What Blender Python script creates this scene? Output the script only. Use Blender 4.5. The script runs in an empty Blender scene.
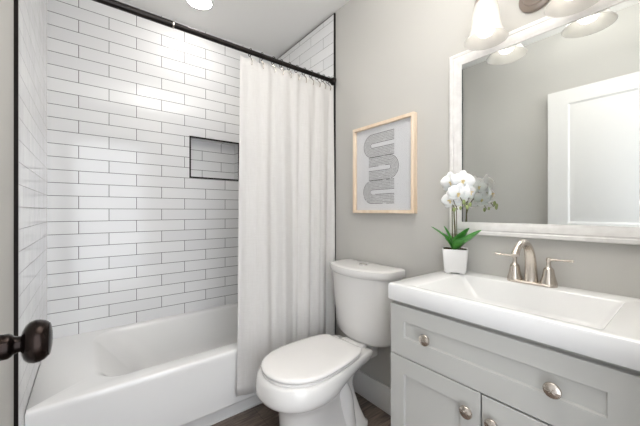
import bpy, bmesh, math, random
from mathutils import Vector, Matrix
random.seed(7)
PI = math.pi
C = bpy.context.scene.collection
sc = bpy.context.scene

# ------------------------------------------------------------------ camera, world, lights, exposure
cam_d = bpy.data.cameras.new('camera')
cam_d.sensor_width = 36.0
cam_d.lens = 297.0 / 640.0 * 36.0
cam_d.shift_y = -2.0 / 640.0
cam_d.clip_start = 0.02
cam = bpy.data.objects.new('camera', cam_d)
cam.location = (0, 0, 1.16)
cam.rotation_euler = (PI / 2, 0, math.radians(-38.0))
C.objects.link(cam)
sc.camera = cam

w = bpy.data.worlds.new('world')
sc.world = w
w.use_nodes = True
w.node_tree.nodes['Background'].inputs[0].default_value = (0.86, 0.92, 1.0, 1)
w.node_tree.nodes['Background'].inputs[1].default_value = 1.8

def area(name, loc, rot, sx, sy, power, col=(1, 1, 1)):
    l = bpy.data.lights.new(name, 'AREA')
    l.shape = 'RECTANGLE'; l.size = sx; l.size_y = sy; l.energy = power; l.color = col
    o = bpy.data.objects.new(name, l); o.location = loc; o.rotation_euler = rot
    C.objects.link(o)
    return o
# daylight coming in through the open doorway behind the camera
area('doorway_daylight', (0.233, -0.40, 1.05), (math.radians(90), 0, 0), 0.78, 2.04, 6.2, (0.95, 0.965, 1.0))
# unseen upward lamp, added to brighten the ceiling and fill the room
area('ceiling_fill', (0.66, 0.40, 2.28), (PI, 0, 0), 0.7, 0.7, 16, (1.0, 0.985, 0.96))

sc.view_settings.view_transform = 'Standard'
sc.view_settings.look = 'None'
sc.view_settings.gamma = 1.0
sc.view_settings.use_curve_mapping = False
sc.view_settings.exposure = 0.56
BULB = 1.6
DOWN_TUB = 42.0
FILL_FLOOR = 20.0

# ------------------------------------------------------------------ dimensions
XL, XR, YB = -0.1885, 1.353, 2.366        # tiled faces
PL, PR = -0.199, 1.364                    # painted faces
YF = -0.06                                # wall with the doorway
ZC = 2.553                                 # ceiling
ROW, TL = 0.0778, 0.3064                  # tile course and length
ZT = 0.396                                # lowest tile line

# ------------------------------------------------------------------ helpers
def mat(name, col, rough=0.5, metal=0.0, spec=0.5, **kw):
    m = bpy.data.materials.new(name); m.use_nodes = True
    b = m.node_tree.nodes['Principled BSDF']
    b.inputs['Base Color'].default_value = (*col, 1)
    b.inputs['Roughness'].default_value = rough
    b.inputs['Metallic'].default_value = metal
    b.inputs['Specular IOR Level'].default_value = spec
    for k, v in kw.items():
        b.inputs[k.replace('_', ' ')].default_value = v
    return m

def nodes(m):
    nt = m.node_tree
    return nt, nt.nodes, nt.links, nt.nodes['Principled BSDF']

def noise_bump(m, scale, strength, dist=0.002, detail=3, stretch=None):
    nt, N, L, b = nodes(m)
    g = N.new('ShaderNodeNewGeometry')
    src = g.outputs['Position']
    if stretch:
        mp = N.new('ShaderNodeMapping'); mp.inputs['Scale'].default_value = stretch
        L.new(src, mp.inputs['Vector']); src = mp.outputs['Vector']
    n = N.new('ShaderNodeTexNoise'); n.inputs['Scale'].default_value = scale; n.inputs['Detail'].default_value = detail
    L.new(src, n.inputs['Vector'])
    bp = N.new('ShaderNodeBump'); bp.inputs['Strength'].default_value = strength; bp.inputs['Distance'].default_value = dist
    L.new(n.outputs['Fac'], bp.inputs['Height'])
    L.new(bp.outputs['Normal'], b.inputs['Normal'])
    return m

def noise_color(m, c1, c2, scale, stretch=(1, 1, 1), detail=4, lo=0.35, hi=0.65):
    nt, N, L, b = nodes(m)
    g = N.new('ShaderNodeNewGeometry')
    mp = N.new('ShaderNodeMapping'); mp.inputs['Scale'].default_value = stretch
    L.new(g.outputs['Position'], mp.inputs['Vector'])
    n = N.new('ShaderNodeTexNoise'); n.inputs['Scale'].default_value = scale; n.inputs['Detail'].default_value = detail
    L.new(mp.outputs['Vector'], n.inputs['Vector'])
    r = N.new('ShaderNodeValToRGB')
    r.color_ramp.elements[0].position = lo; r.color_ramp.elements[0].color = (*c1, 1)
    r.color_ramp.elements[1].position = hi; r.color_ramp.elements[1].color = (*c2, 1)
    L.new(n.outputs['Fac'], r.inputs['Fac'])
    L.new(r.outputs['Color'], b.inputs['Base Color'])
    return m

def tile_mat(name, axis, a0, grout=(0.07, 0.068, 0.065), mort=0.0017):
    m = mat(name, (0.8, 0.8, 0.8), 0.12)
    nt, N, L, b = nodes(m)
    g = N.new('ShaderNodeNewGeometry')
    s = N.new('ShaderNodeSeparateXYZ'); L.new(g.outputs['Position'], s.inputs[0])
    ax = N.new('ShaderNodeMath'); ax.operation = 'SUBTRACT'; ax.inputs[1].default_value = a0 - 10 * TL
    L.new(s.outputs[axis], ax.inputs[0])
    az = N.new('ShaderNodeMath'); az.operation = 'SUBTRACT'; az.inputs[1].default_value = ZT - 10 * ROW
    L.new(s.outputs['Z'], az.inputs[0])
    c = N.new('ShaderNodeCombineXYZ'); L.new(ax.outputs[0], c.inputs[0]); L.new(az.outputs[0], c.inputs[1])
    t = N.new('ShaderNodeTexBrick')
    t.offset = 0.5; t.offset_frequency = 2; t.squash = 1.0
    t.inputs['Color1'].default_value = (0.80, 0.80, 0.80, 1)
    t.inputs['Color2'].default_value = (0.75, 0.75, 0.755, 1)
    t.inputs['Mortar'].default_value = (*grout, 1)
    t.inputs['Scale'].default_value = 1.0
    t.inputs['Mortar Size'].default_value = mort
    t.inputs['Mortar Smooth'].default_value = 0.15
    t.inputs['Bias'].default_value = 0.0
    t.inputs['Brick Width'].default_value = TL
    t.inputs['Row Height'].default_value = ROW
    L.new(c.outputs[0], t.inputs['Vector'])
    L.new(t.outputs['Color'], b.inputs['Base Color'])
    rr = N.new('ShaderNodeMapRange'); rr.inputs['To Min'].default_value = 0.10; rr.inputs['To Max'].default_value = 0.8
    L.new(t.outputs['Fac'], rr.inputs['Value']); L.new(rr.outputs['Result'], b.inputs['Roughness'])
    n = N.new('ShaderNodeTexNoise'); n.inputs['Scale'].default_value = 9; n.inputs['Detail'].default_value = 1
    L.new(g.outputs['Position'], n.inputs['Vector'])
    b1 = N.new('ShaderNodeBump'); b1.inputs['Strength'].default_value = 0.25; b1.inputs['Distance'].default_value = 0.004
    L.new(n.outputs['Fac'], b1.inputs['Height'])
    b2 = N.new('ShaderNodeBump'); b2.invert = True; b2.inputs['Strength'].default_value = 0.5; b2.inputs['Distance'].default_value = 0.001
    L.new(t.outputs['Fac'], b2.inputs['Height']); L.new(b1.outputs['Normal'], b2.inputs['Normal'])
    L.new(b2.outputs['Normal'], b.inputs['Normal'])
    return m

def world_origin(o):
    v = Vector((0, 0, 0))
    while o is not None:
        v += o.location; o = o.parent
    return v

def obj(name, bm, m, parent=None, label=None, smooth=38, origin=None):
    """bm is in world coordinates; links it as one mesh object (m: a material or a list)."""
    bmesh.ops.recalc_face_normals(bm, faces=bm.faces)
    if parent is not None:
        off = world_origin(parent)
    elif origin is not None:
        off = Vector(origin)
    else:
        xs = [v.co for v in bm.verts]
        lo = Vector([min(c[i] for c in xs) for i in range(3)]); hi = Vector([max(c[i] for c in xs) for i in range(3)])
        off = Vector(((lo.x + hi.x) / 2, (lo.y + hi.y) / 2, lo.z))
    bmesh.ops.translate(bm, verts=bm.verts, vec=-off)
    me = bpy.data.meshes.new(name); bm.to_mesh(me); bm.free()
    for mm in (m if isinstance(m, (list, tuple)) else [m]):
        me.materials.append(mm)
    if smooth:
        me.shade_smooth(); me.set_sharp_from_angle(angle=math.radians(smooth))
    o = bpy.data.objects.new(name, me)
    if parent is None:
        o.location = off
    else:
        o.parent = parent
    C.objects.link(o)
    if label: o['label'] = label
    return o

def tag(o, label, cat, group=None):
    o['label'] = label; o['category'] = cat
    if group: o['group'] = group
    return o

def thing(name, loc, label, cat, group=None):
    o = bpy.data.objects.new(name, None); o.location = loc; o.empty_display_size = 0.05
    C.objects.link(o)
    return tag(o, label, cat, group)

def struct(name, bm, m, parent=None, smooth=38):
    o = obj(name, bm, m, parent, smooth=smooth)
    if parent is None: o['kind'] = 'structure'
    return o

def box(bm, x0, x1, y0, y1, z0, z1, bev=0.0, seg=2):
    r = bmesh.ops.create_cube(bm, size=1.0)
    vs = r['verts']
    for v in vs:
        v.co = Vector((x0 if v.co.x < 0 else x1, y0 if v.co.y < 0 else y1, z0 if v.co.z < 0 else z1))
    if bev:
        es = list({e for v in vs for e in v.link_edges})
        bmesh.ops.bevel(bm, geom=es, offset=bev, segments=seg, affect='EDGES', profile=0.5)
    return bm

def newbox(*a, **k):
    return box(bmesh.new(), *a, **k)

def loft(bm, loops, cap0=True, cap1=True, closed=True, mi=0):
    rows = [[bm.verts.new(p) for p in lp] for lp in loops]
    n = len(rows[0])
    for a, b in zip(rows, rows[1:]):
        for i in range(n if closed else n - 1):
            j = (i + 1) % n
            f = bm.faces.new((a[i], a[j], b[j], b[i])); f.material_index = mi
    if cap0: bm.faces.new(rows[0]).material_index = mi
    if cap1: bm.faces.new(list(reversed(rows[-1]))).material_index = mi
    return rows

def rrect(x0, x1, y0, y1, z, r, k=6):
    pts = []
    for cx, cy, a in ((x1 - r, y1 - r, 0), (x0 + r, y1 - r, 90), (x0 + r, y0 + r, 180), (x1 - r, y0 + r, 270)):
        for i in range(k + 1):
            t = math.radians(a + 90 * i / k)
            pts.append(Vector((cx + r * math.cos(t), cy + r * math.sin(t), z)))
    return pts

def lathe(bm, prof, loc, axis='Z', n=32, cap0=True, cap1=True, mi=0):
    """prof: list of (radius, height) along the axis."""
    if isinstance(axis, Vector):
        q = axis.to_track_quat('Z', 'Y').to_matrix()
    else:
        q = {'Z': Matrix.Identity(3), 'X': Matrix.Rotation(PI / 2, 3, 'Y'), '-X': Matrix.Rotation(-PI / 2, 3, 'Y'),
             'Y': Matrix.Rotation(-PI / 2, 3, 'X'), '-Y': Matrix.Rotation(PI / 2, 3, 'X')}[axis]
    loops = []
    for r, h in prof:
        loops.append([Vector(loc) + q @ Vector((r * math.cos(2 * PI * i / n), r * math.sin(2 * PI * i / n), h)) for i in range(n)])
    return loft(bm, loops, cap0, cap1, mi=mi)

def catmull(P, per=8):
    P = [Vector(p) for p in P]
    out = []
    for i in range(len(P) - 1):
        p0 = P[max(i - 1, 0)]; p1 = P[i]; p2 = P[i + 1]; p3 = P[min(i + 2, len(P) - 1)]
        for k in range(per):
            t = k / per
            out.append(0.5 * ((2 * p1) + (p2 - p0) * t + (2 * p0 - 5 * p1 + 4 * p2 - p3) * t * t + (3 * p1 - p0 - 3 * p2 + p3) * t ** 3))
    out.append(P[-1])
    return out

def tube(bm, pts, rad, n=16, sx=1.0, mi=0, cap=True):
    """rad: one radius or a list per point; sx widens the section sideways."""
    pts = [Vector(p) for p in pts]
    m = len(pts)
    if not isinstance(rad, (list, tuple)): rad = [rad] * m
    T = [(pts[min(i + 1, m - 1)] - pts[max(i - 1, 0)]).normalized() for i in range(m)]
    up = Vector((0, 0, 1)) if abs(T[0].z) < 0.9 else Vector((1, 0, 0))
    nrm = (up - T[0] * up.dot(T[0])).normalized()
    loops = []
    for i in range(m):
        nrm = (nrm - T[i] * nrm.dot(T[i])).normalized()
        bn = T[i].cross(nrm)
        loops.append([pts[i] + rad[i] * (math.cos(2 * PI * k / n) * nrm + sx * math.sin(2 * PI * k / n) * bn) for k in range(n)])
    loft(bm, loops, cap, cap, mi=mi)
    return bm

def lerp(a, b, t): return a + (b - a) * t
def interp(tab, t):
    for (a, va), (b, vb) in zip(tab, tab[1:]):
        if t <= b: return lerp(va, vb, (t - a) / (b - a))
    return tab[-1][1]

# ------------------------------------------------------------------ materials
M = {}
M['paint'] = noise_bump(mat('greige_wall_paint', (0.52, 0.508, 0.48), 0.6, spec=0.3), 220, 0.08, 0.001)
M['ceil'] = noise_bump(mat('ceiling_paint', (0.86, 0.85, 0.83), 0.8, spec=0.2), 160, 0.1, 0.001)
M['white_trim'] = mat('white_trim_paint', (0.73, 0.72, 0.705), 0.35)
M['black_metal'] = mat('oil_rubbed_black_metal', (0.012, 0.009, 0.008), 0.28, metal=0.6)
M['bronze'] = noise_color(mat('dark_bronze', (0.03, 0.018, 0.014), 0.22, metal=0.85), (0.010, 0.007, 0.006), (0.030, 0.018, 0.014), 14)
M['tile_back'] = tile_mat('white_subway_tile_back', 'X', 0.108)
M['tile_side'] = tile_mat('white_subway_tile_side', 'Y', YB - 0.06, grout=(0.16, 0.155, 0.15), mort=0.0012)
M['porcelain'] = mat('white_porcelain', (0.76, 0.745, 0.725), 0.08, Coat_Weight=0.3, Coat_Roughness=0.03)
M['acrylic'] = mat('white_tub_acrylic', (0.80, 0.795, 0.785), 0.12, Coat_Weight=0.2, Coat_Roughness=0.05)
M['plastic'] = mat('white_seat_plastic', (0.80, 0.78, 0.76), 0.2)
M['stone'] = mat('white_cultured_marble', (0.78, 0.775, 0.765), 0.14)
M['cab'] = noise_bump(mat('grey_cabinet_paint', (0.47, 0.465, 0.44), 0.42, spec=0.35), 90, 0.04, 0.001)
M['nickel'] = mat('brushed_nickel', (0.66, 0.60, 0.54), 0.24, metal=1.0)
M['chrome'] = mat('polished_chrome', (0.75, 0.74, 0.73), 0.12, metal=1.0)
M['fixture'] = mat('satin_nickel_fixture', (0.36, 0.31, 0.28), 0.35, metal=1.0)
M['mirror'] = mat('mirror_silvering', (0.77, 0.79, 0.78), 0.0, metal=1.0)
M['mirror_frame'] = noise_bump(noise_color(mat('whitewashed_wood', (0.7, 0.68, 0.66), 0.45), (0.72, 0.70, 0.68), (0.80, 0.785, 0.765), 30, (1, 1, 1), 6), 45, 0.5, 0.002, 5)
M['maple'] = noise_color(mat('pale_maple', (0.75, 0.60, 0.44), 0.4), (0.72, 0.56, 0.40), (0.82, 0.69, 0.54), 18, (1, 1, 0.15))
M['paper'] = mat('art_paper', (0.68, 0.68, 0.69), 0.7)
M['ink'] = noise_color(mat('grey_ink', (0.2, 0.2, 0.2), 0.8), (0.16, 0.155, 0.15), (0.36, 0.355, 0.35), 90, (1, 1, 1), 5)
M['inkdark'] = noise_color(mat('dark_ink', (0.1, 0.1, 0.1), 0.8), (0.07, 0.07, 0.07), (0.2, 0.195, 0.19), 110, (1, 1, 1), 5)
M['wash'] = noise_color(mat('pale_grey_wash', (0.5, 0.5, 0.5), 0.8), (0.46, 0.46, 0.465), (0.60, 0.60, 0.605), 120, (1, 1, 1), 5)
M['soil'] = noise_color(mat('moss_and_bark', (0.05, 0.035, 0.02), 0.9), (0.03, 0.02, 0.012), (0.13, 0.10, 0.06), 120)
M['leaf'] = noise_color(mat('orchid_leaf', (0.05, 0.22, 0.04), 0.3), (0.035, 0.20, 0.03), (0.11, 0.38, 0.07), 25)
M['stem'] = noise_color(mat('orchid_stem', (0.12, 0.10, 0.04), 0.5), (0.10, 0.06, 0.03), (0.16, 0.17, 0.06), 40)
M['bud'] = mat('orchid_bud', (0.30, 0.36, 0.14), 0.5)
M['petal'] = mat('orchid_petal', (0.92, 0.91, 0.89), 0.5, Subsurface_Weight=0.1)
M['lip'] = mat('orchid_lip', (0.80, 0.66, 0.36), 0.5)
M['pot'] = noise_bump(mat('white_ceramic_pot', (0.80, 0.785, 0.77), 0.35), 60, 0.1, 0.001)
M['dark'] = mat('dark_gap', (0.03, 0.03, 0.03), 0.8)

# glass over the picture
def glassy():
    m = bpy.data.materials.new('picture_glass'); m.use_nodes = True
    N, L = m.node_tree.nodes, m.node_tree.links
    N.remove(N['Principled BSDF'])
    t = N.new('ShaderNodeBsdfTransparent'); g = N.new('ShaderNodeBsdfGlossy'); g.inputs['Roughness'].default_value = 0.02
    f = N.new('ShaderNodeLayerWeight'); f.inputs['Blend'].default_value = 0.5
    p = N.new('ShaderNodeMath'); p.operation = 'POWER'; p.inputs[1].default_value = 4.0
    q = N.new('ShaderNodeMath'); q.operation = 'MULTIPLY_ADD'; q.inputs[1].default_value = 0.9; q.inputs[2].default_value = 0.035
    L.new(f.outputs['Facing'], p.inputs[0]); L.new(p.outputs[0], q.inputs[0])
    mx = N.new('ShaderNodeMixShader')
    L.new(q.outputs[0], mx.inputs[0]); L.new(t.outputs[0], mx.inputs[1]); L.new(g.outputs[0], mx.inputs[2])
    L.new(mx.outputs[0], N['Material Output'].inputs['Surface'])
    return m
M['glass'] = glassy()

def emit(name, col, s):
    m = bpy.data.materials.new(name); m.use_nodes = True
    b = m.node_tree.nodes['Principled BSDF']
    b.inputs['Base Color'].default_value = (0.9, 0.9, 0.9, 1)
    b.inputs['Emission Color'].default_value = (*col, 1); b.inputs['Emission Strength'].default_value = s
    return m
M['bulb'] = emit('lit_bulb', (1.0, 0.93, 0.84), BULB)
M['downlight'] = emit('lit_downlight_lens', (1.0, 0.96, 0.91), DOWN_TUB)
M['floor_fill'] = emit('added_floor_fill_lens', (1.0, 0.96, 0.91), FILL_FLOOR)

def frosted():
    m = bpy.data.materials.new('frosted_white_glass'); m.use_nodes = True
    N, L = m.node_tree.nodes, m.node_tree.links
    b = N['Principled BSDF']
    b.inputs['Base Color'].default_value = (0.85, 0.84, 0.82, 1); b.inputs['Roughness'].default_value = 0.25
    t = N.new('ShaderNodeBsdfTranslucent'); t.inputs['Color'].default_value = (0.9, 0.88, 0.85, 1)
    tr = N.new('ShaderNodeBsdfTransparent'); tr.inputs['Color'].default_value = (0.95, 0.94, 0.92, 1)
    m1 = N.new('ShaderNodeMixShader'); m1.inputs[0].default_value = 0.30
    L.new(b.outputs[0], m1.inputs[1]); L.new(t.outputs[0], m1.inputs[2])
    m2 = N.new('ShaderNodeMixShader'); m2.inputs[0].default_value = 0.38
    L.new(m1.outputs[0], m2.inputs[1]); L.new(tr.outputs[0], m2.inputs[2])
    L.new(m2.outputs[0], N['Material Output'].inputs['Surface'])
    return m
M['frosted'] = frosted()

def linen():
    m = mat('white_linen', (0.80, 0.785, 0.765), 0.85, spec=0.1)
    nt, N, L, b = nodes(m)
    g = N.new('ShaderNodeNewGeometry')
    mp = N.new('ShaderNodeMapping'); mp.inputs['Scale'].default_value = (60, 60, 4)
    L.new(g.outputs['Position'], mp.inputs['Vector'])
    n = N.new('ShaderNodeTexNoise'); n.inputs['Scale'].default_value = 3; n.inputs['Detail'].default_value = 4
    L.new(mp.outputs['Vector'], n.inputs['Vector'])
    mp2 = N.new('ShaderNodeMapping'); mp2.inputs['Scale'].default_value = (6, 6, 120)
    L.new(g.outputs['Position'], mp2.inputs['Vector'])
    n2 = N.new('ShaderNodeTexNoise'); n2.inputs['Scale'].default_value = 3; n2.inputs['Detail'].default_value = 3
    L.new(mp2.outputs['Vector'], n2.inputs['Vector'])
    ad = N.new('ShaderNodeMath'); ad.operation = 'ADD'
    L.new(n.outputs['Fac'], ad.inputs[0]); L.new(n2.outputs['Fac'], ad.inputs[1])
    r = N.new('ShaderNodeValToRGB')
    r.color_ramp.elements[0].position = 0.25; r.color_ramp.elements[0].color = (0.74, 0.72, 0.70, 1)
    r.color_ramp.elements[1].position = 0.75; r.color_ramp.elements[1].color = (0.82, 0.805, 0.79, 1)
    hf = N.new('ShaderNodeMath'); hf.operation = 'MULTIPLY'; hf.inputs[1].default_value = 0.5
    L.new(ad.outputs[0], hf.inputs[0]); L.new(hf.outputs[0], r.inputs['Fac'])
    L.new(r.outputs['Color'], b.inputs['Base Color'])
    bp = N.new('ShaderNodeBump'); bp.inputs['Strength'].default_value = 0.15; bp.inputs['Distance'].default_value = 0.002
    L.new(hf.outputs[0], bp.inputs['Height']); L.new(bp.outputs['Normal'], b.inputs['Normal'])
    t = N.new('ShaderNodeBsdfTranslucent'); L.new(r.outputs['Color'], t.inputs['Color'])
    mx = N.new('ShaderNodeMixShader'); mx.inputs[0].default_value = 0.3
    L.new(b.outputs[0], mx.inputs[1]); L.new(t.outputs[0], mx.inputs[2])
    L.new(mx.outputs[0], N['Material Output'].inputs['Surface'])
    return m
M['linen'] = linen()

def wood_floor():
    m = mat('dark_plank_floor', (0.1, 0.07, 0.05), 0.35)
    nt, N, L, b = nodes(m)
    g = N.new('ShaderNodeNewGeometry')
    t = N.new('ShaderNodeTexBrick'); t.offset = 0.37
    t.inputs['Color1'].default_value = (0.12, 0.093, 0.078, 1); t.inputs['Color2'].default_value = (0.18, 0.143, 0.12, 1)
    t.inputs['Mortar'].default_value = (0.03, 0.022, 0.018, 1)
    t.inputs['Scale'].default_value = 1; t.inputs['Mortar Size'].default_value = 0.001
    t.inputs['Brick Width'].default_value = 1.22; t.inputs['Row Height'].default_value = 0.178
    L.new(g.outputs['Position'], t.inputs['Vector'])
    mp = N.new('ShaderNodeMapping'); mp.inputs['Scale'].default_value = (3, 26, 1)
    L.new(g.outputs['Position'], mp.inputs['Vector'])
    n = N.new('ShaderNodeTexNoise'); n.inputs['Scale'].default_value = 2.2; n.inputs['Detail'].default_value = 7
    n.inputs['Distortion'].default_value = 1.2
    L.new(mp.outputs['Vector'], n.inputs['Vector'])
    r = N.new('ShaderNodeValToRGB')
    r.color_ramp.elements[0].position = 0.3; r.color_ramp.elements[0].color = (0.45, 0.42, 0.4, 1)
    r.color_ramp.elements[1].position = 0.7; r.color_ramp.elements[1].color = (1.5, 1.45, 1.4, 1)
    L.new(n.outputs['Fac'], r.inputs['Fac'])
    mx = N.new('ShaderNodeMixRGB'); mx.blend_type = 'MULTIPLY'; mx.inputs[0].default_value = 1
    L.new(t.outputs['Color'], mx.inputs[1]); L.new(r.outputs['Color'], mx.inputs[2])
    L.new(mx.outputs[0], b.inputs['Base Color'])
    bp = N.new('ShaderNodeBump'); bp.inputs['Strength'].default_value = 0.2; bp.inputs['Distance'].default_value = 0.001
    L.new(n.outputs['Fac'], bp.inputs['Height']); L.new(bp.outputs['Normal'], b.inputs['Normal'])
    return m
M['floor'] = wood_floor()

# ------------------------------------------------------------------ room shell
struct('floor', newbox(PL - 0.12, PR + 0.12, -1.6, YB + 0.22, -0.05, 0), M['floor'])
struct('ceiling', newbox(PL - 0.12, PR + 0.12, YF - 0.12, YB + 0.22, ZC, ZC + 0.05), M['ceil'])
struct('wall_left', newbox(PL - 0.12, PL, YF - 0.12, YB + 0.22, 0, ZC), M['paint'])
struct('wall_right', newbox(PR, PR + 0.12, YF - 0.12, YB + 0.22, 0, ZC), M['paint'])
# wall with the doorway the camera looks in through
DX0, DX1, DZ = -0.165, 0.63, 2.09
bm = bmesh.new()
box(bm, PL, DX0, YF - 0.12, YF, 0, ZC)
box(bm, DX1, PR, YF - 0.12, YF, 0, ZC)
box(bm, DX0, DX1, YF - 0.12, YF, DZ, ZC)
struct('wall_front', bm, M['paint'])
# tiled slabs of the tub alcove
struct('wall_tile_left', newbox(PL, XL, 1.445, YB, 0, ZC - 0.004), M['tile_side'])
struct('wall_tile_right', newbox(XR, PR, 1.576, YB, 0, ZC - 0.018), M['tile_side'])
NX0, NX1, NZ0, NZ1, ND = 0.612, 0.985, 1.421, 1.716, 0.09
bm = bmesh.new()
yb = YB + 0.012
box(bm, PL, NX0, YB, yb + 0.11, 0, ZC)
box(bm, NX1, PR, YB, yb + 0.11, 0, ZC)
box(bm, NX0, NX1, YB, yb + 0.11, 0, NZ0)
box(bm, NX0, NX1, YB, yb + 0.11, NZ1, ZC)
box(bm, NX0, NX1, YB + ND, yb + 0.11, NZ0, NZ1)
struct('wall_back', bm, M['tile_back'])
# black edge trims
struct('trim_1', newbox(PL, XL + 0.0008, 1.436, 1.445, 0, ZC - 0.004), M['black_metal'])
struct('trim_2', newbox(XR - 0.001, PR, 1.568, 1.576, 0, ZC - 0.012), M['black_metal'])
bm = bmesh.new()
tw = 0.011
for a in ((NX0 - tw, NX1 + tw, NZ1, NZ1 + tw), (NX0 - tw, NX1 + tw, NZ0 - tw, NZ0), (NX0 - tw, NX0, NZ0, NZ1), (NX1, NX1 + tw, NZ0, NZ1)):
    box(bm, a[0], a[1], YB - 0.003, YB + 0.012, a[2], a[3])
struct('trim_3', bm, M['black_metal'])
struct('trim_4', newbox(XR - 0.002, PR, 1.576, YB, ZC - 0.018, ZC - 0.014), M['dark'])
# baseboards
def baseboard(name, x0, x1, y0, y1):
    struct(name, newbox(x0, x1, y0, y1, 0, 0.149, 0.004), M['white_trim'])
baseboard('baseboard_right', PR - 0.015, PR, 0.742, 1.565)
baseboard('baseboard_left', PL, PL + 0.012, 0.0, 1.435)
# doorway casing
bm = bmesh.new()
box(bm, DX1, DX1 + 0.08, YF, YF + 0.016, 0, DZ + 0.08, 0.003)
struct('trim_5', bm, M['white_trim'])

# ------------------------------------------------------------------ open door with its knob
def panel_door():
    x0, x1, y0, y1, z0, z1 = -0.160, -0.125, -0.032, 0.732, 0.012, 2.07
    bm = bmesh.new()
    box(bm, x0, x1 - 0.008, y0, y1, z0, z1)
    # face of stiles and rails around two recessed panels
    ya, yb_ = y0 + 0.122, y1 - 0.122
    rails = ((z0, z0 + 0.22), (0.93, 1.07), (z1 - 0.105, z1))
    for s0, s1 in ((y0, ya), (yb_, y1)):
        box(bm, x1 - 0.008, x1, s0, s1, z0, z1)
    for r0, r1 in rails:
        box(bm, x1 - 0.008, x1, ya, yb_, r0, r1)
    for p0, p1 in ((z0 + 0.22, 0.93), (1.07, z1 - 0.105)):
        # raised field with sloped shoulders
        def ring(d, x): return [Vector((x, ya + d, p0 + d)), Vector((x, yb_ - d, p0 + d)), Vector((x, yb_ - d, p1 - d)), Vector((x, ya + d, p1 - d))]
        loft(bm, [ring(0.0, x1 - 0.001), ring(0.012, x1 - 0.0075), ring(0.03, x1 - 0.0075), ring(0.05, x1 - 0.003)], False, True)
    return bm
door = struct('door_1', panel_door(), M['white_trim'], smooth=20)
bm = bmesh.new()
KY, KZ = 0.645, 0.955
lathe(bm, [(0.0, -0.001), (0.033, 0), (0.033, 0.004), (0.029, 0.008), (0.0225, 0.012), (0.0195, 0.018), (0.0185, 0.024), (0.0185, 0.030), (0.0165, 0.0335), (0.0135, 0.036), (0.0120, 0.040), (0.0120, 0.049)],
      (-0.125, KY, KZ), 'X', 40)
rose = obj('door_knob', bm, M['bronze'], door, 'dark bronze door knob with a stepped rose')
bm = bmesh.new()
pr = [(0.011, 0.0440), (0.019, 0.0452), (0.0262, 0.0485), (0.0308, 0.0535), (0.0325, 0.0595), (0.0320, 0.0655), (0.0300, 0.0710), (0.0270, 0.0745), (0.0255, 0.0755), (0.0248, 0.0768), (0.0215, 0.0780), (0.012, 0.0795), (0.001, 0.0800)]
lathe(bm, pr, (-0.125, KY, KZ), 'X', 48)
obj('knob_ball', bm, M['bronze'], rose)
bm = bmesh.new()
box(bm, -0.154, -0.131, 0.7315, 0.7335, KZ - 0.028, KZ + 0.028, 0.0008)
obj('latch_plate', bm, M['bronze'], door)
for zz in (0.22, 1.05, 1.86):
    bm = bmesh.new(); lathe(bm, [(0.007, 0), (0.007, 0.09)], (-0.119, -0.037, zz), 'Z', 12)
    obj('hinge', bm, M['bronze'], door)

# ------------------------------------------------------------------ bathtub
tub = thing('bathtub', (0.58, 1.96, 0), 'white alcove bathtub with a smooth apron against the subway tile', 'bathtub')
x0, x1, y1 = XL + 0.0003, XR - 0.0003, YB - 0.0003
bm = bmesh.new()
L_ = []
for z, y0 in ((0.088, 1.590), (0.094, 1.581), (0.105, 1.579), (0.25, 1.571), (0.36, 1.563), (0.375, 1.5615), (0.388, 1.562), (0.395, 1.5645), (0.399, 1.570), (0.400, 1.577)):
    ins = 0.0 if z < 0.395 else 0.002
    L_.append(rrect(x0 + ins, x1 - ins, y0, y1 - ins, z, 0.006))
IN = ((0.015, 1.275, 1.645, 2.320, 0.4005, 0.13), (0.025, 1.270, 1.651, 2.314, 0.3980, 0.13), (0.038, 1.265, 1.657, 2.308, 0.391, 0.13), (0.052, 1.262, 1.662, 2.303, 0.38, 0.13),
      (0.13, 1.245, 1.685, 2.28, 0.29, 0.15), (0.21, 1.225, 1.71, 2.255, 0.19, 0.16), (0.25, 1.205, 1.73, 2.235, 0.145, 0.16), (0.29, 1.17, 1.765, 2.20, 0.122, 0.16), (0.36, 1.11, 1.82, 2.14, 0.115, 0.14))
for a in IN:
    L_.append(rrect(a[0], a[1], a[2], a[3], a[4], a[5]))
loft(bm, L_)
obj('tub_shell', bm, M['acrylic'], tub, smooth=50)
obj('toe_panel', newbox(x0, x1, 1.634, 1.65, 0.0, 0.0852), M['white_trim'], tub)
obj('caulk_bead', newbox(x0, x1, 1.627, 1.634, 0.0, 0.007, 0.002), M['white_trim'], tub)
bm = bmesh.new(); lathe(bm, [(0.03, 0.0), (0.03, 0.003), (0.022, 0.005), (0.01, 0.004)], (1.02, 1.98, 0.1145), 'Z', 24)
obj('drain', bm, M['nickel'], tub)

# ------------------------------------------------------------------ shower rod, curtain and rings
RY, RZ = 1.575, 2.064
rod = thing('curtain_rod', (0.58, RY, RZ), 'dark bronze telescoping shower rod spanning the tub alcove below the ceiling', 'curtain rod')
bm = bmesh.new(); tube(bm, [(XL + 0.006, RY, RZ), (0.327, RY, RZ)], 0.0160, 20)
obj('outer_tube', bm, M['black_metal'], rod)
bm = bmesh.new(); tube(bm, [(0.325, RY, RZ), (XR - 0.008, RY, RZ)], 0.0140, 20)
obj('inner_tube', bm, M['black_metal'], rod)
bm = bmesh.new(); tube(bm, [(0.322, RY, RZ), (0.329, RY, RZ)], 0.0172, 20)
obj('joint_collar', bm, M['nickel'], rod, 'pale metal collar where the tubes join')
for xx, ax in ((XL + 0.0005, 'X'), (XR - 0.0015, '-X')):
    bm = bmesh.new(); lathe(bm, [(0.028, 0), (0.028, 0.007), (0.023, 0.013), (0.0185, 0.03)], (xx, RY, RZ), ax, 24)
    obj('end_flange', bm, M['black_metal'], rod)

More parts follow.
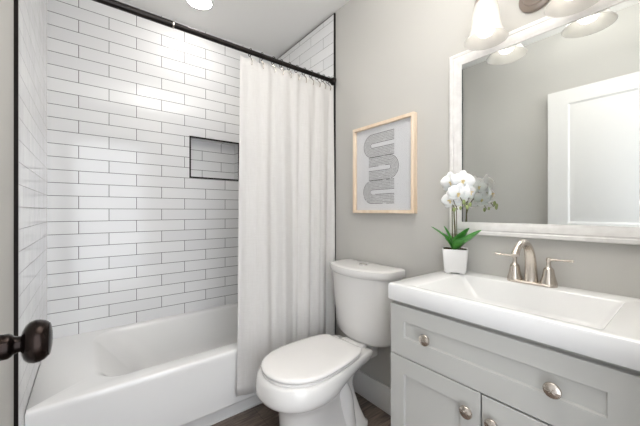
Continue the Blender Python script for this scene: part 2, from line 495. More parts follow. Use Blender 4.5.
def curtain_mesh():
    nx, nz = 240, 40
    bm = bmesh.new()
    rows = []
    for j in range(nz + 1):
        v = j / nz                      # 0 at the top
        z = lerp(2.020, 0.158, v)
        xl = lerp(0.664, 0.626, v); xr = lerp(1.336, 1.300, min(1, v * 1.25) ** 0.9)
        row = []
        for i in range(nx + 1):
            u = i / nx
            top = 0.006 * math.sin(2 * PI * (6.5 * u + 0.15)) + 0.002 * math.sin(2 * PI * 10.3 * u + 1)
            ph = 2 * PI * (3.3 * u + 1.3 * u * u + 0.06 * math.sin(3 * v + 5 * u))
            low = 0.017 * math.sin(ph + 0.6) + 0.007 * math.sin(1.63 * ph + 1.3 + 0.5 * v) + 0.002 * math.sin(3.1 * ph)
            k = min(1, v * 2.2) ** 0.8
            yc = lerp(1.565, 1.520, min(1, v * 1.25) ** 0.9)
            y = yc + lerp(top, low, k)
            zz = z + (0.006 * math.cos(2 * PI * 9 * u) * (1 - v) ** 8)
            row.append(bm.verts.new((lerp(xl, xr, u) + 0.004 * math.cos(ph) * k, y, zz)))
        rows.append(row)
    for a, b in zip(rows, rows[1:]):
        for i in range(nx):
            bm.faces.new((a[i], a[i + 1], b[i + 1], b[i]))
    return bm
cur = thing('shower_curtain', (0.99, 1.53, 0.168), 'long white linen shower curtain drawn to the toilet side of the tub', 'curtain')
cp = obj('curtain_panel', curtain_mesh(), M['linen'], cur, smooth=180)
so = cp.modifiers.new('thickness', 'SOLIDIFY'); so.thickness = 0.0012

def ring_x(px):
    u = (px - 320) / 297.0
    dx, dy = .6157 + .788 * u, .788 - .6157 * u
    return RY * dx / dy
ring_px = [250, 261.5, 273, 281, 289, 296.5, 304, 311, 317.5, 323, 328]
ordn = ['leftmost', 'second from left', 'third from left', 'fourth from left', 'fifth from left', 'middle', 'fifth from right', 'fourth from right', 'third from right', 'second from right', 'rightmost']
def ring_parts(root, x):
    bm = bmesh.new()
    R_ = 0.0215
    tube(bm, [(x, RY + R_ * math.cos(2 * PI * k / 24), RZ - 0.003 + R_ * math.sin(2 * PI * k / 24)) for k in range(25)], 0.0022, 8)
    obj('hoop', bm, M['black_metal'], root)
    bm = bmesh.new()
    tube(bm, catmull([(x, RY, RZ - 0.0245), (x, RY - 0.004, RZ - 0.034), (x, RY - 0.018, RZ - 0.046), (x, RY - 0.030, RZ - 0.062), (x, RY - 0.028, RZ - 0.078), (x, RY - 0.022, RZ - 0.082)], 5), 0.0026, 8)
    obj('hook', bm, M['nickel'], root, 'pale metal hook')
src = None
for i, (px, od) in enumerate(zip(ring_px, ordn)):
    x = ring_x(px)
    lab = 'dark curtain ring with pale hook on shower rod, %s of the row' % od
    if src is None:
        src = thing('curtain_ring', (x, RY, RZ), lab, 'curtain ring', 'curtain rings on the shower rod')
        ring_parts(src, x)
    else:
        r = src.copy(); C.objects.link(r); r.location = (x, RY, RZ); r['label'] = lab
        for ch in list(src.children):
            c = ch.copy(); C.objects.link(c); c.parent = r

# ------------------------------------------------------------------ toilet
TY = 1.207
toi = thing('toilet', (0.95, TY, 0), 'white two-piece toilet with its lid down between curtain and vanity', 'toilet')

def dsec(z, xb, xf, hw, bow, r, n=10):
    """plan section of tank: straight back at xb, bowed front reaching xf."""
    pts = []
    # back edge from -hw to +hw, then right side, bowed front, left side
    m = 20
    for k in range(m + 1):                       # front bow from +y to -y
        t = -1 + 2 * k / m
        y = -t * hw
        x = xf + bow * (abs(t) ** 2.2)
        if abs(t) > 0.9: x += r * ((abs(t) - 0.9) / 0.1) ** 2
        pts.append(Vector((x, TY + y, z)))
    for k in range(1, 4):
        pts.append(Vector((lerp(xf + bow + r, xb - 0.006, k / 3), TY - hw, z)))
    for k in range(m - 1):
        t = -1 + 2 * (k + 1) / m
        pts.append(Vector((xb, TY + t * (hw - 0.004), z)))
    for k in range(1, 4):
        pts.append(Vector((lerp(xb - 0.006, xf + bow + r, (k - 1) / 3), TY + hw, z)))
    return pts
bm = bmesh.new()
S = []
for z, xf, hw, xb in ((0.425, 1.225, 0.150, 1.325), (0.427, 1.195, 0.172, 1.335), (0.435, 1.178, 0.184, 1.34), (0.455, 1.168, 0.190, 1.345), (0.52, 1.160, 0.196, 1.346), (0.65, 1.148, 0.205, 1.347), (0.80, 1.138, 0.214, 1.348)):
    S.append(dsec(z, xb, xf, hw, 0.062, 0.016))
loft(bm, S)
obj('tank', bm, M['porcelain'], toi, smooth=50)
bm = bmesh.new()
S = []
for z, g in ((0.797, -0.004), (0.800, 0.004), (0.806, 0.008), (0.818, 0.010), (0.832, 0.010), (0.841, 0.009), (0.8455, 0.0), (0.847, -0.02)):
    S.append(dsec(z, 1.350 + min(0, g) * 0.5, 1.132 - g, 0.222 + g, 0.075, 0.020))
loft(bm, S)
lid = obj('tank_lid', bm, M['porcelain'], toi, smooth=50)
bm = bmesh.new(); box(bm, 1.15, 1.31, TY - 0.075, TY + 0.075, 0.33, 0.428, 0.012)
obj('tank_mount', bm, M['porcelain'], toi)
bm = bmesh.new()
lathe(bm, [(0.026, -0.002), (0.026, 0.003), (0.0235, 0.0055), (0.0225, 0.0045), (0.020, 0.0055), (0.001, 0.007)], (1.262, TY, 0.8468), 'Z', 28)
obj('flush_button', bm, M['chrome'], lid, 'round chrome dual flush button')

SKEW = math.radians(5.6)
def egg(z, xf, xb, w, wb, xm=None, n=28, p=0.86, convex=False):
    """egg outline: blunt elliptical front at xf, widest w at xm, narrowing to wb at xb."""
    if xm is None: xm = xf + 0.23
    side = []
    for k in range(n + 1):
        a = PI / 2 * k / n
        side.append((xm - (xm - xf) * math.cos(a) ** p, w * math.sin(a) ** p))
    rc = 0.010 if convex else min(0.03, wb * 0.5)
    for k in range(1, 13):
        t = k / 12
        x = lerp(xm, xb - rc, t)
        s = 1 - math.sqrt(max(0, 1 - 0.98 * t ** 1.9)) if convex else t * t * (3 - 2 * t)
        side.append((x, lerp(w, wb, s)))
    w1 = side[-1][1]
    for k in range(1, 5):
        a = PI / 2 * k / 4
        side.append((xb - rc + rc * math.sin(a), w1 - rc + rc * math.cos(a)))
    out = [Vector((x, -y, z)) for x, y in side] + [Vector((x, y, z)) for x, y in reversed(side[1:])]
    ca, sa, px, py = math.cos(SKEW), math.sin(SKEW), 1.16, TY + 0.014      # the bowl stands a few degrees askew of the tank
    return [Vector((px + (v.x - px) * ca - v.y * sa, py + (v.x - px) * sa + v.y * ca, z)) for v in out]
bm = bmesh.new()
S = [egg(0.000, 0.690, 1.20, 0.118, 0.118, 0.86), egg(0.020, 0.690, 1.20, 0.118, 0.118, 0.86), egg(0.029, 0.700, 1.19, 0.108, 0.108, 0.86), egg(0.098, 0.705, 1.165, 0.100, 0.090, 0.86),
     egg(0.176, 0.702, 1.140, 0.100, 0.078, 0.86), egg(0.230, 0.697, 1.125, 0.107, 0.076, 0.86), egg(0.264, 0.686, 1.120, 0.122, 0.080, 0.86), egg(0.289, 0.656, 1.125, 0.148, 0.088, 0.85),
     egg(0.305, 0.622, 1.135, 0.168, 0.096, 0.83), egg(0.321, 0.600, 1.150, 0.182, 0.106, 0.82), egg(0.336, 0.594, 1.168, 0.188, 0.116, 0.82),
     egg(0.360, 0.596, 1.198, 0.190, 0.134, 0.82), egg(0.388, 0.602, 1.214, 0.188, 0.142, 0.82), egg(0.404, 0.607, 1.215, 0.184, 0.140, 0.82), egg(0.4115, 0.614, 1.208, 0.178, 0.134, 0.82)]
loft(bm, S)
bowl = obj('bowl', bm, M['porcelain'], toi, smooth=60)
# sculpted trapway bulging on both flanks of the pedestal
for s in (-1, 1):
    bm = bmesh.new()
    P = [(0.97, TY + s * 0.040, 0.315), (1.02, TY + s * 0.056, 0.26), (1.05, TY + s * 0.060, 0.19), (1.065, TY + s * 0.062, 0.10), (1.08, TY + s * 0.066, 0.022)]
    pts = catmull(P, 6)
    tube(bm, pts, [0.044 + 0.006 * math.sin(PI * i / (len(pts) - 1)) for i in range(len(pts))], 16)
    obj('trapway', bm, M['porcelain'], toi)
    bm = bmesh.new(); lathe(bm, [(0.016, 0.0), (0.016, 0.008), (0.012, 0.016), (0.004, 0.020)], (1.02, TY + s * 0.128, 0.018), 'Z', 16)
    obj('bolt_cap', bm, M['plastic'], toi)
bm = bmesh.new()
S = [egg(z, 0.620 + g, 1.115 - g, 0.175 - g, 0.116 - g, 0.83, p=0.92, convex=True) for z, g in ((0.4118, 0.006), (0.414, 0.001), (0.421, 0.0), (0.4245, 0.004))]
loft(bm, S)
obj('seat', bm, M['plastic'], toi)
bm = bmesh.new()
S = [egg(z, 0.618 + g, 1.122 - g, 0.179 - g, 0.120 - g, 0.83, p=0.92, convex=True) for z, g in ((0.4275, 0.006), (0.4295, 0.001), (0.436, 0.0), (0.4425, 0.003), (0.4455, 0.014), (0.447, 0.045))]
loft(bm, S)
obj('seat_lid', bm, M['plastic'], toi, smooth=60)
for s in (-1, 1):
    bm = bmesh.new(); box(bm, 1.108, 1.140, TY + 0.012 + s * 0.075 - 0.018, TY + 0.012 + s * 0.075 + 0.018, 0.410, 0.436, 0.006)
    obj('hinge', bm, M['plastic'], toi)

# ------------------------------------------------------------------ vanity cabinet
VY0, VY1 = 0.066, 0.7375
FX = 0.920
van = thing('vanity_cabinet', (1.14, 0.385, 0), 'light grey shaker vanity cabinet with drawer and two doors under white sink', 'cabinet')
bm = bmesh.new()
box(bm, FX + 0.020, PR - 0.001, VY1 - 0.018, VY1 - 0.001, 0.0, 0.822)      # side panels
box(bm, FX + 0.020, PR - 0.001, VY0 + 0.001, VY0 + 0.018, 0.0, 0.822)
box(bm, FX + 0.020, PR - 0.001, VY0 + 0.018, VY1 - 0.018, 0.10, 0.118)     # bottom
box(bm, PR - 0.008, PR - 0.001, VY0 + 0.018, VY1 - 0.018, 0.118, 0.822)     # back
box(bm, FX + 0.075, FX + 0.09, VY0 + 0.018, VY1 - 0.018, 0.0, 0.10)        # toe kick
box(bm, FX + 0.020, FX + 0.036, VY0 + 0.018, VY1 - 0.018, 0.80, 0.822)     # front rails
box(bm, FX + 0.020, FX + 0.036, VY0 + 0.018, VY1 - 0.018, 0.600, 0.63)
box(bm, FX + 0.020, FX + 0.036, 0.385, 0.42, 0.118, 0.60)
obj('carcass', bm, M['cab'], van, smooth=0)

def shaker(y0, y1, z0, z1, rl, rr, rb, rt, x=FX, th=0.020, dp=0.008):
    """front facing -X. rl is the stile on the +Y side."""
    bm = bmesh.new()
    def R(dl, dr, db, dt, xx): return [Vector((xx, y1 - dl, z0 + db)), Vector((xx, y0 + dr, z0 + db)), Vector((xx, y0 + dr, z1 - dt)), Vector((xx, y1 - dl, z1 - dt))]
    e = 0.0015
    loft(bm, [R(0, 0, 0, 0, x + th), R(0, 0, 0, 0, x + e), R(e, e, e, e, x), R(rl, rr, rb, rt, x), R(rl + 0.001, rr + 0.001, rb + 0.001, rt + 0.001, x + 0.001), R(rl + 0.003, rr + 0.003, rb + 0.003, rt + 0.003, x + dp)])
    return bm
def cab_knob(parent, y, z):
    bm = bmesh.new()
    lathe(bm, [(0.0085, 0.0), (0.0075, 0.003), (0.0060, 0.008), (0.0070, 0.013), (0.0170, 0.015), (0.0195, 0.017), (0.0195, 0.0200), (0.0182, 0.0220), (0.0165, 0.0225), (0.0130, 0.0242), (0.0070, 0.0255), (0.001, 0.0260)], (FX + 0.001, y, z), '-X', 32)
    for v in bm.verts:                                        # hammered dome
        if v.co.x < FX - 0.0215:
            v.co.x += random.uniform(-0.0006, 0.0006)
    return obj('knob', bm, M['nickel'], parent, 'round brushed nickel knob')
dr = obj('drawer', shaker(VY0 + 0.002, VY1 - 0.002, 0.620, 0.808, 0.060, 0.060, 0.072, 0.056), M['cab'], van, smooth=0)
cab_knob(dr, 0.579, 0.719); cab_knob(dr, 0.225, 0.717)
dl = obj('door', shaker(0.4035, VY1 - 0.002, 0.108, 0.6165, 0.060, 0.060, 0.060, 0.060), M['cab'], van, smooth=0)
cab_knob(dl, 0.438, 0.549)
d2 = obj('door', shaker(VY0 + 0.002, 0.3985, 0.108, 0.6145, 0.060, 0.060, 0.060, 0.060), M['cab'], van, smooth=0)
cab_knob(d2, 0.365, 0.549)

# ------------------------------------------------------------------ sink countertop
bm = bmesh.new()
SY0, SY1, SX0, SX1 = 0.056, 0.740, 0.908, PR - 0.001
S = [rrect(0.975, 1.270, 0.20, 0.59, 0.776, 0.03), rrect(0.94, 1.305, 0.135, 0.66, 0.8235, 0.03),
     rrect(SX0 + 0.004, SX1, SY0 + 0.002, SY1 - 0.002, 0.8235, 0.004), rrect(SX0 + 0.001, SX1, SY0, SY1, 0.827, 0.005), rrect(SX0, SX1, SY0, SY1, 0.876, 0.005),
     rrect(SX0 + 0.002, SX1, SY0 + 0.002, SY1 - 0.002, 0.8825, 0.006), rrect(SX0 + 0.007, SX1, SY0 + 0.006, SY1 - 0.006, 0.885, 0.008),
     rrect(0.938, 1.287, 0.136, 0.650, 0.885, 0.014), rrect(0.941, 1.284, 0.139, 0.646, 0.8835, 0.016), rrect(0.944, 1.281, 0.142, 0.641, 0.879, 0.018),
     rrect(0.962, 1.268, 0.176, 0.585, 0.805, 0.028), rrect(0.968, 1.262, 0.184, 0.575, 0.797, 0.03), rrect(0.980, 1.250, 0.196, 0.560, 0.793, 0.03)]
loft(bm, S)
sink = thing('sink_countertop', (1.136, 0.384, 0.8235), 'white one-piece sink countertop with a rectangular basin on grey cabinet', 'sink')
obj('basin_slab', bm, M['stone'], sink, smooth=40)
bm = bmesh.new(); lathe(bm, [(0.022, 0.0), (0.022, 0.002), (0.016, 0.003), (0.012, 0.001)], (1.17, 0.384, 0.7932), 'Z', 24)
obj('drain', bm, M['nickel'], sink, 'round nickel drain')

# ------------------------------------------------------------------ faucet
FY, FXc, FZ = 0.395, 1.326, 0.8855
fa = thing('faucet', (FXc, FY, FZ), 'brushed nickel two-handle faucet with an arched spout behind the sink basin', 'faucet')
bm = bmesh.new()
loft(bm, [rrect(FXc - 0.027, FXc + 0.027, FY - 0.081, FY + 0.081, FZ - 0.0003, 0.0265, 8), rrect(FXc - 0.027, FXc + 0.027, FY - 0.081, FY + 0.081, FZ + 0.006, 0.0265, 8),
          rrect(FXc - 0.024, FXc + 0.024, FY - 0.078, FY + 0.078, FZ + 0.0095, 0.0235, 8), rrect(FXc - 0.020, FXc + 0.020, FY - 0.074, FY + 0.074, FZ + 0.0105, 0.0195, 8)])
obj('base_plate', bm, M['nickel'], fa)
pts = catmull([(FXc, FY, FZ + 0.008), (FXc - 0.001, FY, FZ + 0.035), (FXc - 0.006, FY, FZ + 0.085), (FXc - 0.024, FY, FZ + 0.128), (FXc - 0.060, FY, FZ + 0.155), (FXc - 0.102, FY, FZ + 0.158), (FXc - 0.140, FY, FZ + 0.143), (FXc - 0.158, FY, FZ + 0.120)], 6)
n = len(pts)
bm = bmesh.new()
tube(bm, pts, [interp([(0, 0.0235), (0.05, 0.0215), (0.3, 0.0175), (0.55, 0.0140), (0.85, 0.0112), (0.93, 0.0118), (1, 0.0120)], i / (n - 1)) for i in range(n)], 20, sx=1.05)
sp = obj('spout', bm, M['nickel'], fa, smooth=60)
bm = bmesh.new(); lathe(bm, [(0.0025, 0), (0.0025, 0.05), (0.005, 0.053), (0.005, 0.060), (0.002, 0.063)], (FXc + 0.021, FY, FZ + 0.008), 'Z', 12)
obj('lift_rod', bm, M['nickel'], fa)
for s in (1, -1):
    hy = FY + s * 0.0545
    bm = bmesh.new()
    lathe(bm, [(0.0265, 0.006), (0.0265, 0.011), (0.0262, 0.014), (0.0252, 0.018), (0.0225, 0.026), (0.0192, 0.040), (0.0172, 0.054), (0.0160, 0.062), (0.0120, 0.067), (0.0085, 0.070), (0.0070, 0.078), (0.0065, 0.088), (0.0080, 0.092), (0.0080, 0.100), (0.0060, 0.1035), (0.001, 0.105)], (FXc, hy, FZ), 'Z', 28)
    hd = obj('handle', bm, M['nickel'], fa)
    bm = bmesh.new()
    tube(bm, catmull([(FXc, hy - s * 0.006, FZ + 0.096), (FXc - 0.002, hy + s * 0.02, FZ + 0.098), (FXc - 0.004, hy + s * 0.05, FZ + 0.099), (FXc - 0.006, hy + s * 0.072, FZ + 0.1005)], 5), [0.0050, 0.0048, 0.0046, 0.0043, 0.0040, 0.0038, 0.0036, 0.0035, 0.0034, 0.0034, 0.0034, 0.0036, 0.0040, 0.0044, 0.0046, 0.0040], 12)
    obj('lever', bm, M['nickel'], hd)

# ------------------------------------------------------------------ mirror
MY0, MY1, MZ0, MZ1, FW = 0.060, 0.7300, 1.0545, 1.886, 0.056
mir = thing('wall_mirror', (1.355, 0.382, MZ0), 'rectangular wall mirror in a whitewashed frame above the vanity', 'mirror')
bm = bmesh.new()
def RM(d, x): return [Vector((x, MY1 - d, MZ0 + d)), Vector((x, MY0 + d, MZ0 + d)), Vector((x, MY0 + d, MZ1 - d)), Vector((x, MY1 - d, MZ1 - d))]
loft(bm, [RM(0, PR - 0.0005), RM(0, 1.347), RM(0.003, 1.3445), RM(0.014, 1.3435), RM(0.017, 1.3455), RM(0.020, 1.3455), RM(0.023, 1.3435), RM(0.040, 1.3445), RM(0.045, 1.347), RM(FW, 1.349), RM(FW, 1.354)], False, False)
obj('frame', bm, M['mirror_frame'], mir, smooth=25)
obj('mirror_glass', newbox(1.352, 1.356, MY0 + FW - 0.003, MY1 - FW + 0.003, MZ0 + FW - 0.003, MZ1 - FW + 0.003), M['mirror'], mir, smooth=0)

# ------------------------------------------------------------------ vanity light
LX, LY, LZ = 1.250, 0.39, 2.075
vl = thing('vanity_light', (PR, LY, 1.985), 'two-bulb vanity light with frosted bell shades above the mirror', 'light')
bm = bmesh.new()
lathe(bm, [(0.057, 0.0), (0.057, 0.006), (0.052, 0.012), (0.040, 0.015), (0.037, 0.020), (0.020, 0.024), (0.012, 0.028)], (PR - 0.0005, LY, 1.988), '-X', 36)
obj('wall_canopy', bm, M['fixture'], vl, 'round nickel wall canopy')
bm = bmesh.new()
tube(bm, catmull([(PR - 0.02, LY, 1.988), (PR - 0.06, LY, 1.992), (LX + 0.01, LY, 2.03), (LX, LY, LZ)], 6), 0.008, 12)
obj('stem', bm, M['fixture'], vl)
bm = bmesh.new()
tube(bm, catmull([(LX, 0.254, 2.03), (LX, 0.256, 2.055), (LX, 0.28, LZ), (LX, LY, LZ + 0.004), (LX, 0.50, LZ), (LX, 0.525, 2.055), (LX, 0.527, 2.03)], 8), 0.0075, 12)
obj('cross_bar', bm, M['fixture'], vl)
for yy in (0.527, 0.254):
    bm = bmesh.new()
    lathe(bm, [(0.010, 2.045), (0.022, 2.038), (0.030, 2.025), (0.033, 2.008), (0.040, 1.998), (0.041, 1.984), (0.038, 1.980), (0.018, 1.979)], (LX, yy, 0), 'Z', 32)
    obj('socket_cup', bm, M['fixture'], vl)
    bm = bmesh.new()
    prof = [(0.036, 1.992), (0.041, 1.984), (0.0445, 1.970), (0.0465, 1.950), (0.0480, 1.925), (0.0510, 1.902), (0.0565, 1.880), (0.0645, 1.861), (0.0735, 1.848), (0.0785, 1.842)]
    inner = [(r - 0.0028, z - 0.0005) for r, z in reversed(prof)]
    lathe(bm, prof + inner, (LX, yy, 0), 'Z', 40, False, False)
    sh = obj('lamp_shade', bm, M['frosted'], vl, 'frosted white glass bell shade', smooth=60)
    bm = bmesh.new()
    lathe(bm, [(0.012, 1.978), (0.014, 1.960), (0.023, 1.938), (0.0315, 1.918), (0.0345, 1.896), (0.0325, 1.878), (0.025, 1.864), (0.013, 1.857), (0.001, 1.855)], (LX, yy, 0), 'Z', 24)
    obj('bulb', bm, M['bulb'], sh, 'glowing round bulb')

# ------------------------------------------------------------------ recessed ceiling light
for cy_, lm, lab in ((2.045, 'downlight', 'lit round recessed light in the ceiling above the tub'), (0.70, 'floor_fill', 'added unseen fill light in the ceiling above the open floor')):  # the one over the floor is an added, unseen fill light
    rl = thing('recessed_light', (0.583, cy_, ZC), lab, 'light', 'recessed ceiling lights')
    bm = bmesh.new()
    lathe(bm, [(0.092, 0.0), (0.092, -0.003), (0.086, -0.006), (0.076, -0.006), (0.074, -0.002)], (0.583, cy_, ZC - 0.0003), 'Z', 48, False, False)
    obj('trim_ring', bm, M['white_trim'], rl)
    bm = bmesh.new()
    lathe(bm, [(0.0745, -0.0015), (0.0745, -0.0042), (0.001, -0.0045)], (0.583, cy_, ZC), 'Z', 48)
    obj('lens', bm, M[lm], rl, 'glowing round lens')

# ------------------------------------------------------------------ framed picture
PY0, PY1, PZ0, PZ1 = 0.915, 1.366, 1.147, 1.677
pic = thing('framed_picture', (PR, 1.14, PZ0), 'framed abstract print of a grey serpentine band in pale wood frame', 'picture')
bm = bmesh.new()
def RP(d, x): return [Vector((x, PY1 - d, PZ0 + d)), Vector((x, PY0 + d, PZ0 + d)), Vector((x, PY0 + d, PZ1 - d)), Vector((x, PY1 - d, PZ1 - d))]
loft(bm, [RP(0, PR - 0.001), RP(0, 1.332), RP(0.001, 1.331), RP(0.017, 1.331), RP(0.018, 1.332), RP(0.018, 1.352)], False, False)
obj('frame', bm, M['maple'], pic, smooth=20)
bm = bmesh.new()
XP = 1.3505
def ply(pts, x=XP, mi=0):
    f = bm.faces.new([bm.verts.new((x, PY1 - a, PZ1 - b)) for a, b in pts]); f.material_index = mi
w_, h_ = PY1 - PY0, PZ1 - PZ0
box(bm, XP, XP + 0.004, PY0 + 0.017, PY1 - 0.017, PZ0 + 0.017, PZ1 - 0.017)
# three stacked hairpin bands drawn as nested lines, raised a hair off the paper
def hairpin(cx, cy, end, side, r):
    pts = [(lerp(end, cx, k / 6), cy - r) for k in range(6)]
    for k in range(25):
        a = PI * k / 24
        pts.append((cx + side * r * math.sin(a), cy - r * math.cos(a)))
    return pts + [(lerp(cx, end, k / 6), cy + r) for k in range(1, 7)]
for cx, cy, end, side in ((0.150, 0.126, 0.312, -1), (0.274, 0.264, 0.122, 1), (0.146, 0.404, 0.312, -1)):
    A, B = hairpin(cx, cy, end, side, 0.0125), hairpin(cx, cy, end, side, 0.069)
    for k in range(len(A) - 1):
        ply([A[k], A[k + 1], B[k + 1], B[k]], XP - 0.0003, 3)
    for q in range(7):
        r = lerp(0.0135, 0.068, q / 6)
        edge = q in (0, 6)
        hw = 0.0017 if edge else 0.0010
        A, B = hairpin(cx, cy, end, side, r - hw), hairpin(cx, cy, end, side, r + hw)
        for k in range(len(A) - 1):
            if random.random() < 0.05: continue
            ply([A[k], A[k + 1], B[k + 1], B[k]], XP - 0.0006, 2 if edge else 1)
obj('art_print', bm, [M['paper'], M['ink'], M['inkdark'], M['wash']], pic, 'grey serpentine line drawing on pale paper', smooth=0)
obj('picture_glass', newbox(1.3440, 1.3455, PY0 + 0.0175, PY1 - 0.0175, PZ0 + 0.0175, PZ1 - 0.0175), M['glass'], pic, smooth=0)

# ------------------------------------------------------------------ potted orchid
OX, OY, OZ = 1.296, 0.676, 0.8855
orc = thing('potted_orchid', (OX, OY, OZ), 'white orchid in a square white pot at the corner of the countertop', 'plant')
ang = math.atan2(-OY, -OX)
Rz = Matrix.Rotation(ang, 3, 'Z')
def sq(hw, z, r=0.008):
    return [Vector((OX, OY, 0)) + Rz @ Vector((p.x, p.y, 0)) + Vector((0, 0, OZ + z)) for p in rrect(-hw, hw, -hw, hw, 0, r, 4)]
bm = bmesh.new()
loft(bm, [sq(0.0425, 0.006), sq(0.044, 0.009), sq(0.0515, 0.104), sq(0.0520, 0.107), sq(0.0495, 0.1075), sq(0.0475, 0.105), sq(0.047, 0.094)])
for sx in (-1, 1):
    for sy in (-1, 1):
        c = Vector((OX, OY, OZ)) + Rz @ Vector((sx * 0.028, sy * 0.028, 0))
        loft(bm, [[c + Rz @ Vector((p.x, p.y, z)) for p in rrect(-0.010, 0.010, -0.010, 0.010, 0, 0.003, 3)] for z in (0, 0.0075)])
pot = obj('pot', bm, M['pot'], orc, smooth=40)
bm = bmesh.new()
g = 9
vs = [[None] * (g + 1) for _ in range(g + 1)]
for i in range(g + 1):
    for j in range(g + 1):
        p = Vector((OX, OY, OZ)) + Rz @ Vector((lerp(-0.0468, 0.0468, i / g), lerp(-0.0468, 0.0468, j / g), 0.098 + random.uniform(0, 0.009)))
        vs[i][j] = bm.verts.new(p)
for i in range(g):
    for j in range(g):
        bm.faces.new((vs[i][j], vs[i + 1][j], vs[i + 1][j + 1], vs[i][j + 1]))
obj('moss', bm, M['soil'], orc, smooth=0)

def leaf(base, mid, tip, wmax):
    bm = bmesh.new()
    pts = catmull([base, lerp(Vector(base), Vector(mid), 0.5) + Vector((0, 0, 0.006)), mid, tip], 6)
    n = len(pts); rows = []
    for i, p in enumerate(pts):
        t = i / (n - 1)
        T = (pts[min(i + 1, n - 1)] - pts[max(i - 1, 0)]).normalized()
        side = T.cross(Vector((0, 0, 1))).normalized()
        upv = side.cross(T).normalized()
        hw = wmax * max(0.02, math.sin(PI * min(1, 0.12 + 0.88 * t) ** 1.15) ** 0.75)
        rows.append([p + side * hw * s + upv * (0.35 * hw * abs(s) ** 1.3) for s in (-1, -0.66, -0.33, 0, 0.33, 0.66, 1)])
    loft(bm, rows, False, False, closed=False)
    o = obj('leaf', bm, M['leaf'], orc, smooth=180)
    sm = o.modifiers.new('thickness', 'SOLIDIFY'); sm.thickness = 0.0016
b0 = Vector((OX, OY, OZ + 0.101))
leaf(b0 + Vector((-0.005, 0.008, 0)), (1.285, 0.722, 1.045), (1.262, 0.772, 1.088), 0.024)
leaf(b0 + Vector((0.004, 0.006, 0)), (1.298, 0.706, 1.045), (1.284, 0.722, 1.092), 0.024)
leaf(b0 + Vector((-0.004, -0.008, 0)), (1.255, 0.628, 1.045), (1.240, 0.588, 1.090), 0.028)
leaf(b0 + Vector((-0.010, -0.006, 0)), (1.238, 0.592, 1.040), (1.212, 0.527, 1.086), 0.031)
leaf(b0 + Vector((0.004, -0.010, 0)), (1.300, 0.632, 1.035), (1.295, 0.600, 1.062), 0.018)
bm = bmesh.new()
stp = catmull([(OX + 0.002, OY, OZ + 0.095), (OX + 0.004, OY + 0.002, 1.06), (OX - 0.002, OY + 0.004, 1.16), (OX - 0.012, OY, 1.235), (OX - 0.036, OY - 0.022, 1.262), (OX - 0.062, OY - 0.045, 1.240), (OX - 0.076, OY - 0.066, 1.208), (OX - 0.080, OY - 0.085, 1.180)], 7)
tube(bm, stp, [0.0034 - 0.0018 * i / (len(stp) - 1) for i in range(len(stp))], 8)
obj('stem', bm, M['stem'], orc)
bm = bmesh.new()
st2 = catmull([(OX - 0.004, OY + 0.006, OZ + 0.095), (OX - 0.004, OY + 0.010, 1.06), (OX - 0.010, OY + 0.008, 1.14), (OX - 0.032, OY - 0.004, 1.205), (OX - 0.058, OY - 0.02, 1.222), (OX - 0.080, OY - 0.04, 1.19), (OX - 0.082, OY - 0.055, 1.165)], 7)
tube(bm, st2, [0.0024 - 0.001 * i / (len(st2) - 1) for i in range(len(st2))], 8)
obj('stem', bm, M['stem'], orc)
bm = bmesh.new(); tube(bm, [(OX + 0.009, OY - 0.004, OZ + 0.09), (OX + 0.008, OY - 0.002, 1.215)], 0.0017, 8)
obj('stake', bm, M['stem'], orc)

def petal(bm, F, a, length, width, base, curl, mi=0, lift=0.0):
    """petal in the flower frame F (origin, right, up, out), pointing at angle a."""
    O, R_, U_, N_ = F
    d = R_ * math.cos(a) + U_ * math.sin(a)
    s = N_.cross(d).normalized()
    n = 8; rows = []
    for i in range(n + 1):
        t = i / n
        hw = width * (math.sin(PI * (0.06 + 0.90 * t ** base)) ** 0.7) * 0.5
        out = lift * t + curl * t * t
        rows.append([O + d * (length * t) + s * (hw * q) + N_ * (out - 0.25 * hw * abs(q) ** 2 + 0.0012 * math.sin(9 * t + 4 * q)) for q in (-1, -0.5, 0, 0.5, 1)])
    loft(bm, rows, False, False, closed=False, mi=mi)

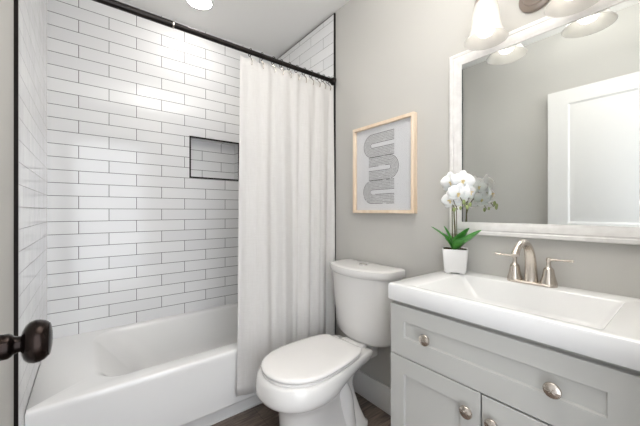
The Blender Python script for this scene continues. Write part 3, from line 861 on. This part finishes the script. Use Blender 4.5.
def flower(O, N_, size, stem_pt, roll=0.0):
    O = Vector(O); N_ = Vector(N_).normalized()
    R_ = N_.cross(Vector((0, 0, 1))).normalized() * -1
    U_ = N_.cross(R_) if N_.cross(R_).z > 0 else R_.cross(N_)
    R_, U_ = R_ * math.cos(roll) + U_ * math.sin(roll), U_ * math.cos(roll) - R_ * math.sin(roll)
    F = (O, R_, U_, N_); B = (O - N_ * 0.002, R_, U_, N_)
    bm = bmesh.new()
    for a in (90, 215, 325):
        petal(bm, B, math.radians(a), size * 0.52, size * 0.42, 0.9, -0.004)
    for a in (12, 168):
        petal(bm, F, math.radians(a), size * 0.52, size * 0.68, 0.75, -0.005, lift=0.004)
    f = obj('flower', bm, M['petal'], orc, smooth=180)
    sm = f.modifiers.new('thickness', 'SOLIDIFY'); sm.thickness = 0.0008
    bm = bmesh.new()
    petal(bm, (O + N_ * 0.003, R_, U_, N_), math.radians(270), size * 0.16, size * 0.12, 0.8, -0.006, lift=0.012)
    for a in (20, 160):
        petal(bm, (O + N_ * 0.003, R_, U_, N_), math.radians(a), size * 0.08, size * 0.09, 0.9, 0.004, lift=0.008)
    lp = bmesh.ops.create_icosphere(bm, subdivisions=2, radius=size * 0.04)
    for v in lp['verts']: v.co += O + N_ * 0.007
    obj('lip', bm, M['lip'], f, 'pale yellow lip')
    bm = bmesh.new()
    tube(bm, catmull([stem_pt, lerp(Vector(stem_pt), O, 0.5) + Vector((0, 0, 0.004)), O - N_ * 0.003], 5), 0.0011, 6)
    obj('flower_stalk', bm, M['bud'], f)
toC = Vector((-1.25, -0.62, -0.05)).normalized()
flower((1.240, 0.664, 1.284), toC + Vector((0.0, 0.25, -0.1)), 0.088, stp[30], 0.15)
flower((1.234, 0.611, 1.284), toC + Vector((0.0, -0.15, 0.05)), 0.092, stp[32], -0.1)
flower((1.226, 0.660, 1.206), toC + Vector((-0.1, 0.45, -0.2)), 0.082, st2[28], 0.2)
flower((1.214, 0.618, 1.232), toC + Vector((0.0, 0.0, -0.15)), 0.086, stp[36], -0.2)
flower((1.250, 0.590, 1.238), toC + Vector((0.6, -0.9, -0.05)), 0.074, stp[34], 0.1)
flower((1.268, 0.636, 1.270), Vector((0.7, -0.5, 0.1)), 0.076, stp[30], 0.0)
flower((1.252, 0.628, 1.215), Vector((0.6, -0.3, -0.3)), 0.070, stp[36], 0.3)
for k, (p, sp_, ln) in enumerate((((1.206, 0.592, 1.196), stp[44], 0.011), ((1.212, 0.582, 1.176), stp[47], 0.010), ((1.218, 0.612, 1.172), stp[49], 0.008), ((1.210, 0.635, 1.166), st2[40], 0.010), ((1.224, 0.575, 1.186), stp[46], 0.009))):
    bm = bmesh.new()
    s = bmesh.ops.create_uvsphere(bm, u_segments=12, v_segments=8, radius=1)
    for v in s['verts']:
        v.co = Vector((v.co.x * ln * 0.62, v.co.y * ln * 0.62, v.co.z * ln)) + Vector(p)
    tube(bm, [sp_, lerp(Vector(sp_), Vector(p), 0.6) + Vector((0, 0, 0.003)), p], 0.001, 6)
    obj('bud', bm, M['bud'], orc)
